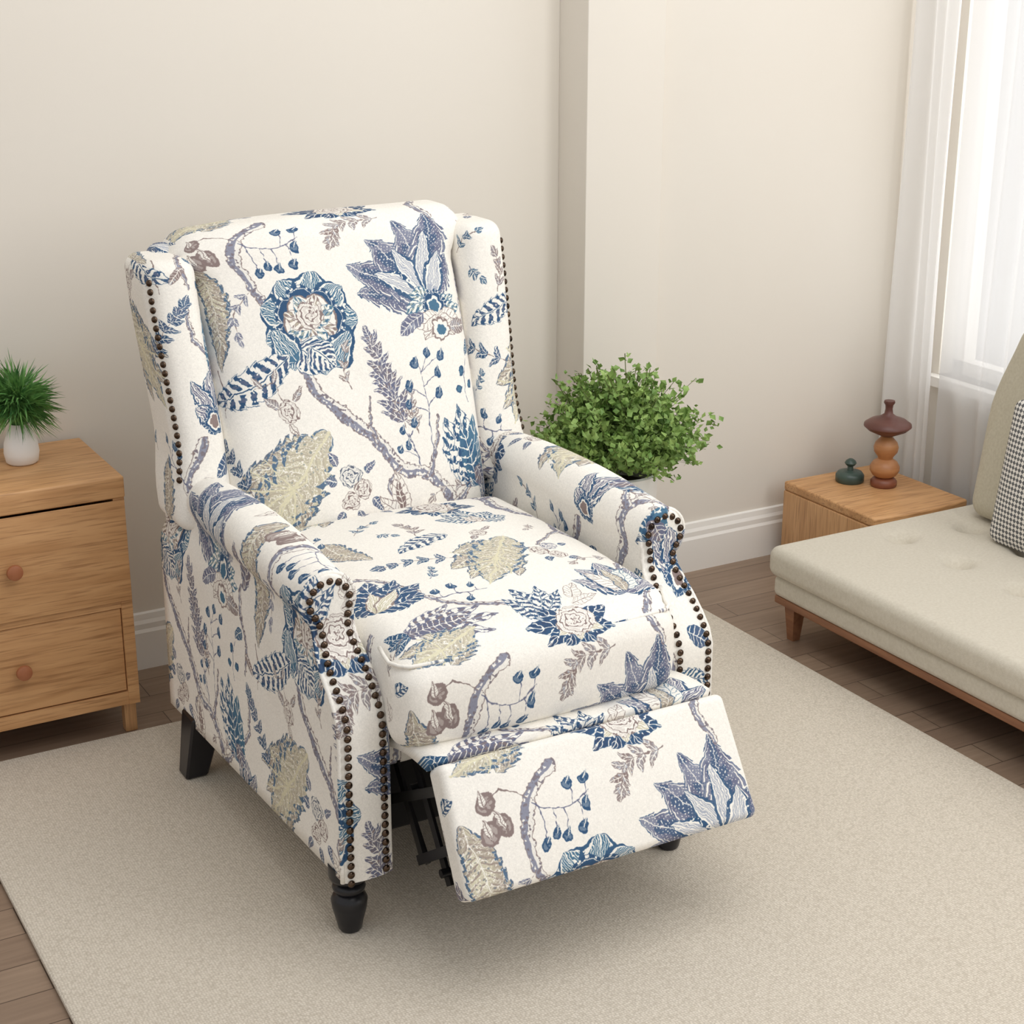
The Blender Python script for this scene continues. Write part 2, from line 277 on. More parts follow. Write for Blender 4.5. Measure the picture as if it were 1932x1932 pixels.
nb2=nt.nodes.new('ShaderNodeTexNoise'); nb2.inputs['Scale'].default_value=9; nb2.inputs['Detail'].default_value=1; nt.links.new(tc.outputs['Object'],nb2.inputs[0])
bp=nt.nodes.new('ShaderNodeBump'); bp.inputs['Strength'].default_value=.18; bp.inputs['Distance'].default_value=.001; nt.links.new(nb.outputs[0],bp.inputs['Height'])
bp2=nt.nodes.new('ShaderNodeBump'); bp2.inputs['Strength'].default_value=.35; bp2.inputs['Distance'].default_value=.022; nt.links.new(nb2.outputs[0],bp2.inputs['Height']); nt.links.new(bp2.outputs[0],bp.inputs['Normal']); nt.links.new(bp.outputs[0],b.inputs['Normal'])
WALL=mat('wall_paint',(233,227,217),.9,c2=(230,223,212),ns=1.2,bump=.04,bs=400)
TRIM=mat('trim_white',(240,237,231),.5)
BLACK=mat('black_lacquer',(20,20,25),.3,c2=(28,27,32),ns=12)
STEEL=mat('black_steel',(24,24,27),.35,.6)
CLOTH=mat('black_underlining',(20,20,22),.95,bump=.1)
NAIL=mat('antique_bronze',(104,86,72),.18,1.0,c2=(50,42,38),ns=60)
OAK=oak('oak_wood',(212,164,114),(193,144,95),(166,120,77),(1.2,6,9))
OAKV=oak('oak_wood_vertical',(212,166,118),(194,147,100),(168,124,82),(9,9,1.2))
KNOB=mat('red_brown_knob',(176,112,76),.45,c2=(158,96,62),ns=30)
WALN=mat('walnut_wood',(156,108,76),.45,c2=(128,84,58),ns=6,scl=(14,1,14),detail=5)
LINEN=mat('beige_linen',(214,207,192),.95,c2=(204,196,180),ns=160,bump=.3,bs=500,sheen=.1)
LINEN2=mat('olive_linen',(198,191,172),.95,c2=(186,178,158),ns=160,bump=.3,bs=500,sheen=.1)
CERAM=mat('white_ceramic',(238,237,234),.35)
SOIL=mat('dark_soil',(50,38,28),.95,c2=(70,54,40),ns=60)
LEAFM=mat('leaf_green',(88,126,52),.55,c2=(158,186,104),ns=26)
GRASM=mat('grass_green',(52,110,54),.5,c2=(132,180,100),ns=40)
STEM=mat('stem_green',(96,106,56),.7)
FW1=mat('figurine_orange_wood',(192,138,90),.4,c2=(166,110,68),ns=10,scl=(1,1,6))
FW2=mat('figurine_dark_wood',(108,66,56),.4,c2=(84,48,42),ns=10,scl=(1,1,6))
FW3=mat('figurine_red_wood',(140,84,60),.4,c2=(116,66,48),ns=10,scl=(1,1,6))
FGR=mat('figurine_green_lacquer',(70,88,80),.35,c2=(50,66,62),ns=20)
RUG,nt,b=newmat('looped_wool'); b.inputs['Roughness'].default_value=1; b.inputs['Specular IOR Level'].default_value=.1
tc=nt.nodes.new('ShaderNodeTexCoord'); no=nt.nodes.new('ShaderNodeTexVoronoi'); no.inputs['Scale'].default_value=230; no.inputs['Randomness'].default_value=.4; nt.links.new(tc.outputs['Object'],no.inputs[0])
cr=nt.nodes.new('ShaderNodeValToRGB'); cr.color_ramp.elements[0].color=srgb((229,220,206)); cr.color_ramp.elements[1].color=srgb((192,182,167)); cr.color_ramp.elements[1].position=.8; cr.color_ramp.elements[0].position=.2
nt.links.new(no.outputs['Distance'],cr.inputs[0]); nt.links.new(cr.outputs[0],b.inputs['Base Color'])
bp=nt.nodes.new('ShaderNodeBump'); bp.invert=True; bp.inputs['Strength'].default_value=.6; bp.inputs['Distance'].default_value=.0025; nt.links.new(no.outputs['Distance'],bp.inputs['Height']); nt.links.new(bp.outputs[0],b.inputs['Normal'])
FLR,nt,b=newmat('wood_planks'); b.inputs['Roughness'].default_value=.5
tc=nt.nodes.new('ShaderNodeTexCoord'); br=nt.nodes.new('ShaderNodeTexBrick'); br.inputs['Scale'].default_value=1; br.inputs['Brick Width'].default_value=.9; br.inputs['Row Height'].default_value=.085
br.inputs['Mortar Size'].default_value=.0010; br.inputs['Color1'].default_value=srgb((160,138,118)); br.inputs['Color2'].default_value=srgb((142,120,102)); br.inputs['Mortar'].default_value=srgb((84,68,56))
nt.links.new(tc.outputs['Object'],br.inputs[0])
mp=nt.nodes.new('ShaderNodeMapping'); mp.inputs['Scale'].default_value=(2,30,2); nt.links.new(tc.outputs['Object'],mp.inputs[0]); no=nt.nodes.new('ShaderNodeTexNoise'); no.inputs['Scale'].default_value=2.5; no.inputs['Detail'].default_value=6; nt.links.new(mp.outputs[0],no.inputs[0])
mx=nt.nodes.new('ShaderNodeMix'); mx.data_type='RGBA'; mx.blend_type='MULTIPLY'; mx.inputs[0].default_value=.5
cr=nt.nodes.new('ShaderNodeValToRGB'); cr.color_ramp.elements[0].position=.3; cr.color_ramp.elements[0].color=(.5,.47,.45,1); cr.color_ramp.elements[1].position=.7
nt.links.new(no.outputs[0],cr.inputs[0]); nt.links.new(br.outputs[0],mx.inputs[6]); nt.links.new(cr.outputs[0],mx.inputs[7]); nt.links.new(mx.outputs[2],b.inputs['Base Color'])
KNIT,nt,b=newmat('black_white_knit'); b.inputs['Roughness'].default_value=.95
tc=nt.nodes.new('ShaderNodeTexCoord'); mp=nt.nodes.new('ShaderNodeMapping'); mp.inputs['Scale'].default_value=(.01,1,1); mp.inputs['Rotation'].default_value=(.785,0,0); nt.links.new(tc.outputs['Object'],mp.inputs[0])
vo=nt.nodes.new('ShaderNodeTexChecker'); vo.inputs['Scale'].default_value=125; vo.inputs['Color1'].default_value=srgb((232,228,222)); vo.inputs['Color2'].default_value=srgb((100,100,102)); nt.links.new(mp.outputs[0],vo.inputs[0]); nt.links.new(vo.outputs[0],b.inputs['Base Color'])
def sheer(name,tr,tl,mxv):
    m,nt,b=newmat(name); out=nt.nodes['Material Output']; nt.nodes.remove(b)
    d=nt.nodes.new('ShaderNodeBsdfDiffuse'); d.inputs[0].default_value=(.94,.935,.93,1)
    t=nt.nodes.new('ShaderNodeBsdfTranslucent'); t.inputs[0].default_value=(tl,tl*.995,tl*.99,1)
    p=nt.nodes.new('ShaderNodeBsdfTransparent'); a=nt.nodes.new('ShaderNodeMixShader'); a.inputs[0].default_value=mxv; c=nt.nodes.new('ShaderNodeMixShader'); c.inputs[0].default_value=tr
    nt.links.new(d.outputs[0],a.inputs[1]); nt.links.new(t.outputs[0],a.inputs[2]); nt.links.new(a.outputs[0],c.inputs[1]); nt.links.new(p.outputs[0],c.inputs[2]); nt.links.new(c.outputs[0],out.inputs[0]); return m
SH1=sheer('curtain_cloth',.10,.95,.5); SH2=sheer('sheer_voile',.17,.64,.5)

# ---------------------------------------------------------------- mesh helpers
def mk(name,verts,faces,m,root=None,uvs=None,smooth=True,loc=(0,0,0)):
    me=bpy.data.meshes.new(name); me.from_pydata([tuple(v) for v in verts],[],faces)
    if uvs is not None:
        ul=me.uv_layers.new(name='UVMap'); k=0
        for f in uvs:
            for uv in f: ul.data[k].uv=(uv[0],uv[1]*.5); k+=1
    bm=bmesh.new(); bm.from_mesh(me); bmesh.ops.recalc_face_normals(bm,faces=bm.faces); bm.to_mesh(me); bm.free()
    me.materials.append(m)
    for p in me.polygons: p.use_smooth=smooth
    o=bpy.data.objects.new(name,me); C.objects.link(o); o.location=loc
    if root: o.parent=root
    return o
def sharp(o,ang=35):
    o.data.set_sharp_from_angle(angle=math.radians(ang)); return o
def top(o,label,cat,group=None,kind=None):
    o['label']=label; o['category']=cat
    if group:o['group']=group
    if kind:o['kind']=kind
    return o
def empty(name,loc,label,cat):
    e=bpy.data.objects.new(name,None); e.empty_display_size=.1; e.location=loc; C.objects.link(e); return top(e,label,cat)
def axvals(h,r,m,k=5):
    e=[(h-r)+r*math.tan(pi/4*i/k) for i in range(1,k+1)]
    return [-x for x in reversed(e)]+list(np.linspace(-(h-r),h-r,m+1))+e
def superbox(name,c,h,r,m,mt,root=None,deform=None,uvo=(0,0),T=.6,loc=(0,0,0),k=5):
    if isinstance(m,int): m=(m,m,m)
    V=[axvals(h[i],r,m[i],k) for i in range(3)]
    idx={};verts=[];faces=[];uvs=[]
    def vid(p):
        key=tuple(round(x,6) for x in p)
        if key in idx: return idx[key]
        q=[max(-(h[i]-r),min(h[i]-r,p[i])) for i in range(3)]; d=Vector([p[i]-q[i] for i in range(3)])
        if d.length>1e-9: d=d.normalized()*r
        v=[q[i]+d[i]+c[i] for i in range(3)]
        if deform: v=deform(*v)
        idx[key]=len(verts); verts.append(v); return idx[key]
    for ax in range(3):
        a,bx=[i for i in range(3) if i!=ax]
        for sg in(-1,1):
            for i in range(len(V[a])-1):
                for j in range(len(V[bx])-1):
                    ps=[]
                    for (ii,jj) in((i,j),(i+1,j),(i+1,j+1),(i,j+1)):
                        p=[0,0,0]; p[ax]=sg*h[ax]; p[a]=V[a][ii]; p[bx]=V[bx][jj]; ps.append(p)
                    faces.append([vid(p) for p in ps]); fu=[]
                    for p in ps:
                        if ax==1: u,v=p[0]*(-sg if sg>0 else 1),p[2]
                        elif ax==0: u,v=(sg*p[1]+sg*h[0]+h[1]*sg),p[2]
                        else: u,v=p[0],(h[2]+p[1]+h[1])*sg
                        fu.append((u/T+uvo[0],v/T+uvo[1]))
                    uvs.append(fu)
    return mk(name,verts,faces,mt,root,uvs,loc=loc)
def box(name,a,b_,mt,root=None,bev=.003,loc=(0,0,0)):
    h=[(b_[i]-a[i])/2 for i in range(3)]; c=[(b_[i]+a[i])/2 for i in range(3)]
    return superbox(name,c,h,min(bev,min(h)*.9),1,mt,root,k=2,loc=loc)
def tube(name,P,r,mt,root=None,closed=False,n=8,uvs=False,uvp=None):
    P=[Vector(p) for p in P]; verts=[];faces=[];L=len(P)
    up=Vector((.31,.2,.93)).normalized()
    for i,p in enumerate(P):
        t=(P[(i+1)%L]-P[i-1]) if closed else (P[min(i+1,L-1)]-P[max(i-1,0)])
        t.normalize(); a=t.cross(up)
        if a.length<.05: a=t.cross(Vector((1,0,0)))
        a.normalize(); b2=t.cross(a); rr=r[i] if isinstance(r,(list,tuple)) else r
        for j in range(n):
            an=2*pi*j/n; verts.append(p+a*math.cos(an)*rr+b2*math.sin(an)*rr)
    for i in range(L if closed else L-1):
        for j in range(n):
            k=(i+1)%L; faces.append([i*n+j,i*n+(j+1)%n,k*n+(j+1)%n,k*n+j])
    if not closed: faces+= [list(range(n)),[(L-1)*n+j for j in range(n)]]
    uvp=uvp or (lambda v:(v[0]/.6+v[1],v[2]/.6+v[1]))
    uv=[[uvp(verts[v]) for v in f] for f in faces]
    return mk(name,verts,faces,mt,root,uv)
def lathe(name,prof,mt,root=None,loc=(0,0,0),n=32,sm_=None):
    verts=[];faces=[];m=len(prof)
    for (r,z) in prof:
        for j in range(n):
            a=2*pi*j/n; verts.append((r*math.cos(a),r*math.sin(a),z))
    for i in range(m-1):
        for j in range(n): faces.append([i*n+j,i*n+(j+1)%n,(i+1)*n+(j+1)%n,(i+1)*n+j])
    faces+=[list(range(n)),[(m-1)*n+j for j in range(n)]]
    return sharp(mk(name,verts,faces,mt,root,loc=loc),50)
def sstep(t): t=max(0,min(1,t)); return t*t*(3-2*t)

# ---------------------------------------------------------------- room
def struct(o): o['kind']='structure'; return o
YL=3.30; YR=3.20; XR=3.0
struct(box('floor',(-2.2,-.6,-.05),(3.2,3.5,0),FLR,bev=.001))
struct(box('wall_back',(-2.2,YL,0),(1.99,YL+.12,2.7),WALL,bev=.001))
struct(box('wall_pillar',(1.99,3.18,0),(2.195,YL+.12,2.7),WALL,bev=.002))
struct(box('wall_alcove',(2.195,YR,0),(XR+.12,YR+.22,2.7),WALL,bev=.001))
def baseboard(name,p0,p1,nrm):
    prof=[(0,0),(.016,0),(.016,.085),(.012,.092),(.012,.104),(.008,.112),(.006,.125),(0,.128)]
    verts=[];faces=[];n=len(prof)
    for p in(p0,p1):
        for (d,z) in prof: verts.append((p[0]+nrm[0]*d,p[1]+nrm[1]*d,z))
    for j in range(n): faces.append([j,(j+1)%n,n+(j+1)%n,n+j])
    faces+=[list(range(n)),[n+j for j in range(n)]]
    return struct(mk(name,verts,faces,TRIM,smooth=False))
baseboard('baseboard_back',(-2.2,YL),(1.99,YL),(0,-1))
baseboard('baseboard_pillar',(1.98,3.18),(2.20,3.18),(0,-1))
baseboard('baseboard_alcove',(2.20,YR),(XR,YR),(0,-1))
baseboard('baseboard_right',(XR,YR),(XR,.4),(-1,0))
W0,W1,ZS,ZT=1.5,3.07,.455,2.45
vs=[];fs=[]
def addbox(vs,fs,a,b_):
    k=len(vs)
    for x in(a[0],b_[0]):
        for y in(a[1],b_[1]):
            for z in(a[2],b_[2]): vs.append((x,y,z))
    for f in((0,1,3,2),(4,5,7,6),(0,1,5,4),(2,3,7,6),(0,2,6,4),(1,3,7,5)): fs.append([k+i for i in f])
for a,b_ in(((XR,.4,0),(XR+.12,W0,2.7)),((XR,W1,0),(XR+.12,YR,2.7)),((XR,W0,0),(XR+.12,W1,ZS)),((XR,W0,ZT),(XR+.12,W1,2.7))): addbox(vs,fs,a,b_)
struct(mk('wall_right',vs,fs,WALL,smooth=False))
vs=[];fs=[]
addbox(vs,fs,(XR-.03,W0-.03,ZS-.025),(XR+.12,W1+.02,ZS))
for y in(W0,W1-.035,(W0+W1)/2-.2): addbox(vs,fs,(XR+.05,y,ZS),(XR+.09,y+.035,ZT))
for z in(ZS,ZT-.035): addbox(vs,fs,(XR+.05,W0,z),(XR+.09,W1,z+.035))
struct(mk('window_1',vs,fs,TRIM,smooth=False))
def curtain(name,y0,y1,x0,amp,folds,mt,label,z0=.005,z1=2.5,seed=1):
    n=int(folds*16); vs=[];fs=[];mz=24
    for k in range(mz+1):
        z=z0+(z1-z0)*k/mz
        for i in range(n+1):
            t=i/n; ph=2*pi*folds*(t+.25/folds*math.sin(t*folds*2.1+seed))
            a=amp*(.65+.35*math.sin(t*folds*1.7+seed))*(1-.25*k/mz)
            vs.append((x0+a*math.sin(ph+.25*math.sin(z*2.2+t*5)),y0+(y1-y0)*t+.006*math.sin(z*3+t*6),z))
    for k in range(mz):
        for i in range(n): a=k*(n+1)+i; fs.append([a,a+1,a+n+2,a+n+1])
    return top(mk(name,vs,fs,mt),label,'curtain',group='window curtains')
curtain('curtain',3.185,3.010,2.925,.022,3.5,SH1,'gathered white floor-length curtain hanging beside the window')
curtain('curtain.001',3.005,1.5,2.938,.030,15,SH2,'sheer white voile curtain hanging over the window',z0=.02,seed=3)
r=superbox('area_rug',(0,0,.006),(.87,.92,.006),.0055,(40,40,1),RUG,loc=(1.32,2.06,0),k=3); top(r,'thick beige looped wool area rug on the wood floor','rug')

# ---------------------------------------------------------------- recliner
R=empty('recliner_armchair',(1.22,2.08,.0122),'cream wingback recliner with blue floral print, nailhead trim and raised footrest','armchair')
ZB=.112
def yf(z): return .105*sstep((z-.370)/.135)
HC=(.3085,.541);HR=.0440
inner=[(.264,ZB)]+[(.264,ZB+.33*i/14) for i in range(1,15)]+[(.266,.462),(.269,.482),(.270,.500)]
for i in range(13):
    ph=math.radians(208-(208-90)*i/12); inner.append((HC[0]+HR*math.cos(ph),HC[1]+HR*math.sin(ph)))
outer=[(.345,ZB)]+[(.345-.003*i/14,ZB+.33*i/14) for i in range(1,15)]+[(.339,.462),(.335,.482),(.335,.500)]
for i in range(13):
    ph=math.radians(-48+(138)*i/12); outer.append((HC[0]+HR*math.cos(ph),HC[1]+HR*math.sin(ph)))
ring=inner+outer[::-1][1:]
nr=len(ring)
arc=[0]
for i in range(1,nr): arc.append(arc[-1]+math.dist(ring[i],ring[i-1]))
for s in(-1,1):
    ny=28; vs=[];fs=[];uv=[]
    for j in range(ny+1):
        t=j/ny
        for i,(x,z) in enumerate(ring):
            y0=yf(z); y1=.755
            y=y0+(y1-y0)*t
            hd=sstep((z-.47)/.05)
            xx=x+(.024*t*sstep((x-.29)/.03))*(1-hd) + hd*(.010*math.sin(pi*min(1,t*1.25))-.012*sstep((t-.7)/.3))*(1 if x>HC[0] else -1)
            vs.append((s*xx,y,z+(.012*math.sin(t*pi)-.012*sstep((t-.75)/.25))*hd))
    def uvf(q,s=s):
        if s<0: return (-vs[q][1]/.6+.62,(arc[-1]-arc[q%nr])/.6+1.10)
        return (vs[q][1]/.6+.55,(arc[q%nr])/.6+.32)
    for j in range(ny):
        for i in range(nr-1):
            ids=[j*nr+i,j*nr+i+1,(j+1)*nr+i+1,(j+1)*nr+i]; fs.append(ids); uv.append([uvf(q) for q in ids])
    fs.append([ny*nr+i for i in range(nr)]); uv.append([(0,0)]*nr)
    for j in range(ny):
        ids=[j*nr,(j+1)*nr,(j+1)*nr+nr-1,j*nr+nr-1]; fs.append(ids); uv.append([(0,0)]*4)
    mk('armrest',vs,fs,FAB,R,uv)
    m=len(inner); k=8; vs=[];fs=[];uv=[]
    for i in range(m):
        for j in range(k+1):
            t=j/k; x=inner[i][0]*(1-t)+outer[i][0]*t; z=inner[i][1]*(1-t)+outer[i][1]*t
            vs.append((s*x,yf(z)-.003-.008*math.sin(pi*t)**.5,z))
    fuv=lambda v:(v[0]/.6+(.10 if s<0 else .46),v[2]/.6+(1.32 if s<0 else .25))
    for i in range(m-1):
        for j in range(k):
            ids=[i*(k+1)+j,i*(k+1)+j+1,(i+1)*(k+1)+j+1,(i+1)*(k+1)+j]; fs.append(ids)
            uv.append([fuv(vs[q]) for q in ids])
    mk('armrest_front',vs,fs,FAB,R,uv)
    tube('piping',[(s*x,yf(z)-.001,z) for (x,z) in ring],.0042,FAB,R,uvp=fuv)
def rec(z): return max(0,z-.45)*.225
superbox('back_frame',(0,.738,.545),(.352,.038,.430),.03,(6,2,14),FAB,R,deform=lambda x,y,z:(x*(1-.08*sstep((z-.5)/.45)),y+rec(z),z),uvo=(.3,1.1))
def dback(x,y,z):
    xx=x*(1+.14*sstep((z-.92)/.07)); f=(z-.46)*.325
    cr=(x/.265)**2
    tp=sstep((z-.86)/.16)
    return (xx,y+f+.042*cr**1.6-.018*math.sin(pi*max(0,min(1,(z-.44)/.6))),z-.021*tp+.006*(1-cr)*tp-.018*tp*max(0,-x/.27)**3+.004*tp*x/.27)
superbox('backrest',(0,.635,.735),(.260,.065,.295),.045,(26,4,30),FAB,R,deform=dback,uvo=(.555,1.53))
def dseat(x,y,z):
    t=(1-(x/.262)**2)*(1-((y-.26)/.34)**2); t=max(0,t)
    dz=.034*t**.8 if z>.41 else 0
    fr=1 if y<0 else 0
    yy=y-(.014*(1-(x/.262)**2)*fr)-.014*(1-((z-.41)/.08)**2)*fr
    fx=sstep((.03-y)/.06)
    return (x*(1-.030*fx)-.022*fx,yy,z+dz+.004*fr*(1 if z>.41 else 0))
superbox('seat_cushion',(0,.262,.411),(.2615,.328,.078),.046,(26,30,6),FAB,R,deform=dseat,uvo=(.5,-.03))
sp=[]
for i in range(41):
    x=-.236+.472*i/40; sp.append((x,-.058-.014*(1-(x/.262)**2),.4805))
sp=[(-.2575,.03,.479),(-.2575,.0,.479),(-.256,-.03,.480),(-.249,-.048,.480)]+sp+[(.249,-.048,.480),(.256,-.03,.480),(.2575,0,.479),(.2575,.03,.479)]
sp=[(x*(1-.030*sstep((.03-y)/.06))-.022*sstep((.03-y)/.06),y,z) for (x,y,z) in sp]
tube('seam_piping',sp,.0032,FAB,R,uvp=lambda v:(v[0]/.6+.5,(.477-.411)/.6-.03))
WS=.215
for s in(-1,1):
    def dw(x,y,z,s=s):
        tp=sstep((z-.80)/.16)
        zz=z-(.022 if s<0 else .002)*tp
        fr=max(0,(.69-y)/.03)
        bul=.016*max(0,1-((x-.303)/.047)**2)*min(1,fr)
        fl=.014*sstep((z-.6)/.3)*(1 if s<0 else .3)+(.012*sstep((.66-z)/.12) if x>.303 else 0)
        return (s*(x+fl),y+(z-.6)*WS-bul,zz)
    superbox('wing',(.303,.728,.737),(.049,.071,.248),.028,(6,4,16),FAB,R,deform=dw,uvo=(.05 if s<0 else .42,1.12 if s<0 else .60))
fc=Vector((0,-.19,.265)); dd=Vector((0,-.507,-.863)).normalized(); nn=Vector((0,-.863,.507)).normalized()
def dfoot(x,y,z):
    b=.010*(1-(x/.26)**2)*(1-(z/.1)**2) if y<0 else 0
    p=fc+nn*(-(y+.025)+b)-dd*z*1.0
    return (x*(1+.010*(-z/.1))+.012,p.y,p.z)
superbox('footrest',(0,0,0),(.259,.025,.101),.012,(24,3,10),FAB,R,deform=dfoot,uvo=(.5,1.955))
vs=[];fs=[];uv=[];nx=20;nyy=14
for j in range(nyy+1):
    t=j/nyy; y=.05-.165*t; z=.322+.028*t+.010*math.sin(pi*t)
    for i in range(nx+1): vs.append((-.250+.510*i/nx,y,z))
base=len(vs)
for j in range(nyy+1):
    for i in range(nx+1): v=vs[j*(nx+1)+i]; vs.append((v[0],v[1]+.006,v[2]-.020))
fl=lambda q:(vs[q][0]/.6+.5,(vs[q][1]+vs[q][2])/.6+1.86)
for off in(0,base):
    for j in range(nyy):
        for i in range(nx):
            a=off+j*(nx+1)+i; ids=[a,a+1,a+nx+2,a+nx+1]; fs.append(ids); uv.append([fl(q) for q in ids])
for j in range(nyy):
    for i in(0,nx):
        a=j*(nx+1)+i; ids=[a,a+nx+1,base+a+nx+1,base+a]; fs.append(ids); uv.append([fl(q) for q in ids])
for i in range(nx):
    a=nyy*(nx+1)+i; ids=[a,a+1,base+a+1,base+a]; fs.append(ids); uv.append([fl(q) for q in ids])
mk('footrest_flap',vs,fs,FAB,R,uv)
superbox('front_rail',(0,.045,.305),(.262,.018,.03),.01,(8,1,2),FAB,R,uvo=(.3,.5))
superbox('underlining',(0,.36,.225),(.258,.30,.085),.01,2,CLOTH,R)
def bar(p,q,x,w=.011):
    p=Vector((x,)+p);q=Vector((x,)+q); d=(q-p).normalized(); n=Vector((0,-d.z,d.y)); X=Vector((.0025,0,0)); vs=[];
    for e in(p-d*w*.6,q+d*w*.6):
        for a in(-1,1):
            for b2 in(-1,1): vs.append(e+n*w*a+X*b2)
    return mk('linkage_bar',vs,[[0,1,3,2],[4,5,7,6],[0,1,5,4],[2,3,7,6],[0,2,6,4],[1,3,7,5]],STEEL,R,smooth=False)
for s in(-1,1):
    x=s*.232
    bar((.05,.30),(-.055,.150),x,.009); bar((-.055,.150),(-.15,.215),x+s*.006,.008); bar((.06,.20),(-.12,.30),x+s*.006,.008); bar((-.03,.30),(-.135,.15),x-s*.004,.009); bar((.04,.24),(-.05,.14),x-s*.01,.006)
    bar((-.10,.315),(-.190,.175),x-s*.012,.008)
    for (y,z) in((-.055,.150),(-.03,.262),(-.13,.165)):
        o=lathe('linkage_bolt',[(.0,-.008),(.007,-.008),(.007,.008),(0,.008)],STEEL,R,loc=(x,y,z),n=14); o.rotation_euler=(0,pi/2,0)
lathe('release_knob',[(0,-.012),(.017,-.012),(.019,-.004),(.017,.010),(0,.012)],STEEL,R,loc=(.235,-.03,.325)).rotation_euler=(0,pi/2,0)
legp=[(.0,0),(.016,0),(.019,.004),(.022,.018),(.028,.042),(.0295,.056),(.025,.066),(.020,.069),(.025,.073),(.027,.079),(.025,.084),(.019,.087),(.022,.090),(.030,.094),(.032,.100),(.032,.120),(0,.120)]
lathe('front_leg',legp,BLACK,R,loc=(-.318,.040,0)); lathe('front_leg',legp,BLACK,R,loc=(.270,.0,0))
for s in(-1,1):
    vs=[]
    for (z,h,cx,cy) in((0,.022,.362,.665),(.13,.032,.338,.655)):
        for (a,b2) in((-1,-1),(1,-1),(1,1),(-1,1)): vs.append((s*(cx+a*h),cy+b2*h,z))
    o=mk('rear_leg',vs,[[0,1,2,3],[4,5,6,7],[0,1,5,4],[1,2,6,5],[2,3,7,6],[3,0,4,7]],BLACK,R,smooth=False)
    o.modifiers.new('b','BEVEL').width=.004
def resample(P,sp):
    P=[Vector(p) for p in P]; out=[P[0]]; acc=0
    for i in range(1,len(P)):
        seg=(P[i]-P[i-1]).length; d=sp-acc
        while d<=seg+1e-9:
            out.append(P[i-1].lerp(P[i],d/seg)); d+=sp
        acc=seg-(d-sp)
    return out
def wingnails(s):
    P=[]
    for i in range(60):
        z=.585+.372*i/59; tp=sstep((z-.80)/.16); x=.352-.008+.014*sstep((z-.6)/.3)*(1 if s<0 else .3)+.012*sstep((.66-z)/.12)
        P.append((s*x,.657+.005+(z-.6)*WS,z-(.022 if s<0 else .002)*tp))
    return resample(P,.0160),Vector((s*.7,-.7,0))
def armnails(s):
    P=[]
    for half,sg in((outer,1),(inner[::-1],-1)):
        for (x,z) in half:
            if z>.502:
                v=Vector((x-HC[0],z-HC[1])); v=v.normalized()*(HR-.0105); x2,z2=HC[0]+v.x,HC[1]+v.y
            else: x2=x-.0105*sg; z2=z
            P.append((s*x2,yf(z2)-.0095,z2))
    return resample(P,.0155),Vector((0,-1,0))
allN=[]
for f,s in((armnails,-1),(wingnails,-1),(armnails,1),(wingnails,1)):
    P,d=f(s); allN+=[(p,d) for p in P]
def dome(r,n=12,m=5):
    vs=[];fs=[]
    for i in range(m):
        a=pi/2*i/m
        for j in range(n): b2=2*pi*j/n; vs.append((r*math.cos(a)*math.cos(b2),r*math.cos(a)*math.sin(b2),r*.72*math.sin(a)))
    vs.append((0,0,r*.72))
    for i in range(m-1):
        for j in range(n): fs.append([i*n+j,i*n+(j+1)%n,(i+1)*n+(j+1)%n,(i+1)*n+j])
    for j in range(n): fs.append([(m-1)*n+j,(m-1)*n+(j+1)%n,len(vs)-1])
    fs.append(list(range(n))[::-1]); return vs,fs
dv,df=dome(.0063); first=None
for i,(p,d) in enumerate(allN[:100]):
    if first is None:
        first=mk('nailhead',dv,df,NAIL,R); o=first
    else:
        o=first.copy(); C.objects.link(o)
    o.location=p; o.rotation_euler=d.to_track_quat('Z','Y').to_euler()
vs=[];fs=[]
for (p,d) in allN[100:]:
    q=d.to_track_quat('Z','Y'); k=len(vs); vs+=[q@Vector(v)+p for v in dv]; fs+=[[k+i for i in f] for f in df]
o=mk('nailhead_trim',vs,fs,NAIL,R); o['kind']='stuff'

# ---------------------------------------------------------------- chest of drawers
D=empty('chest_of_drawers',(.60,3.13,0),'light oak two-drawer chest with round knobs against the wall','chest of drawers')
def rel(a,o=D): return tuple(a[i]-o.location[i] for i in range(3))
def cb(name,a,b_,mt=OAK,root=D,bev=.002): return box(name,rel(a,root),rel(b_,root),mt,root,bev)
x0,x1,y0,y1=.39,.834,2.985,3.285
ZT_=.543
cb('cabinet_top',(x0,y0-.003,.500),(x1+.002,y1,ZT_),bev=.004)
vs=[];fs=[]
for a,b_ in(((x0,y0+.012,.068),(x0+.022,y1,.500)),((x1-.022,y0+.0,.068),(x1,y1,.500)),((x0+.022,y1-.012,.068),(x1-.022,y1,.500)),((x0+.022,y0+.002,.068),(x1-.022,y1-.012,.095)),((x0+.022,y0+.002,.275),(x1-.022,y1-.012,.295))): addbox(vs,fs,rel(a),rel(b_))
o=mk('body',vs,fs,OAK,D,smooth=False)
for (za,zb,xi,ya,yb) in((.290,.496,.0005,-.003,-.0003),(.098,.273,.0235,.005,.18)):
    d=cb('drawer',(x0+xi,y0+ya,za),(x1-xi,y0+yb,zb),bev=.0008)
    kx=(x0+x1)/2
    kn=lathe('knob',[(0,0),(.006,0),(.006,.008),(.013,.011),(.0155,.016),(.0145,.021),(.008,.024),(0,.024)],KNOB,d,n=24); kn.location=rel((kx,y0+ya,(za+zb)/2)); kn.rotation_euler=(pi/2,0,0)
for x in(x0+.016,x1-.016):
    for y in(y0+.03,y1-.03): cb('leg',(x-.012,y-.012,0),(x+.012,y+.012,.069),OAKV)
G=empty('potted_grass',(.690,3.165,ZT_),'small spiky green grass plant in a white ceramic pot on the chest','plant')
lathe('pot',[(0,0),(.026,0),(.031,.004),(.034,.022),(.032,.042),(.025,.062),(.0175,.080),(.0155,.076),(0,.072)],CERAM,G)
vs=[];fs=[]
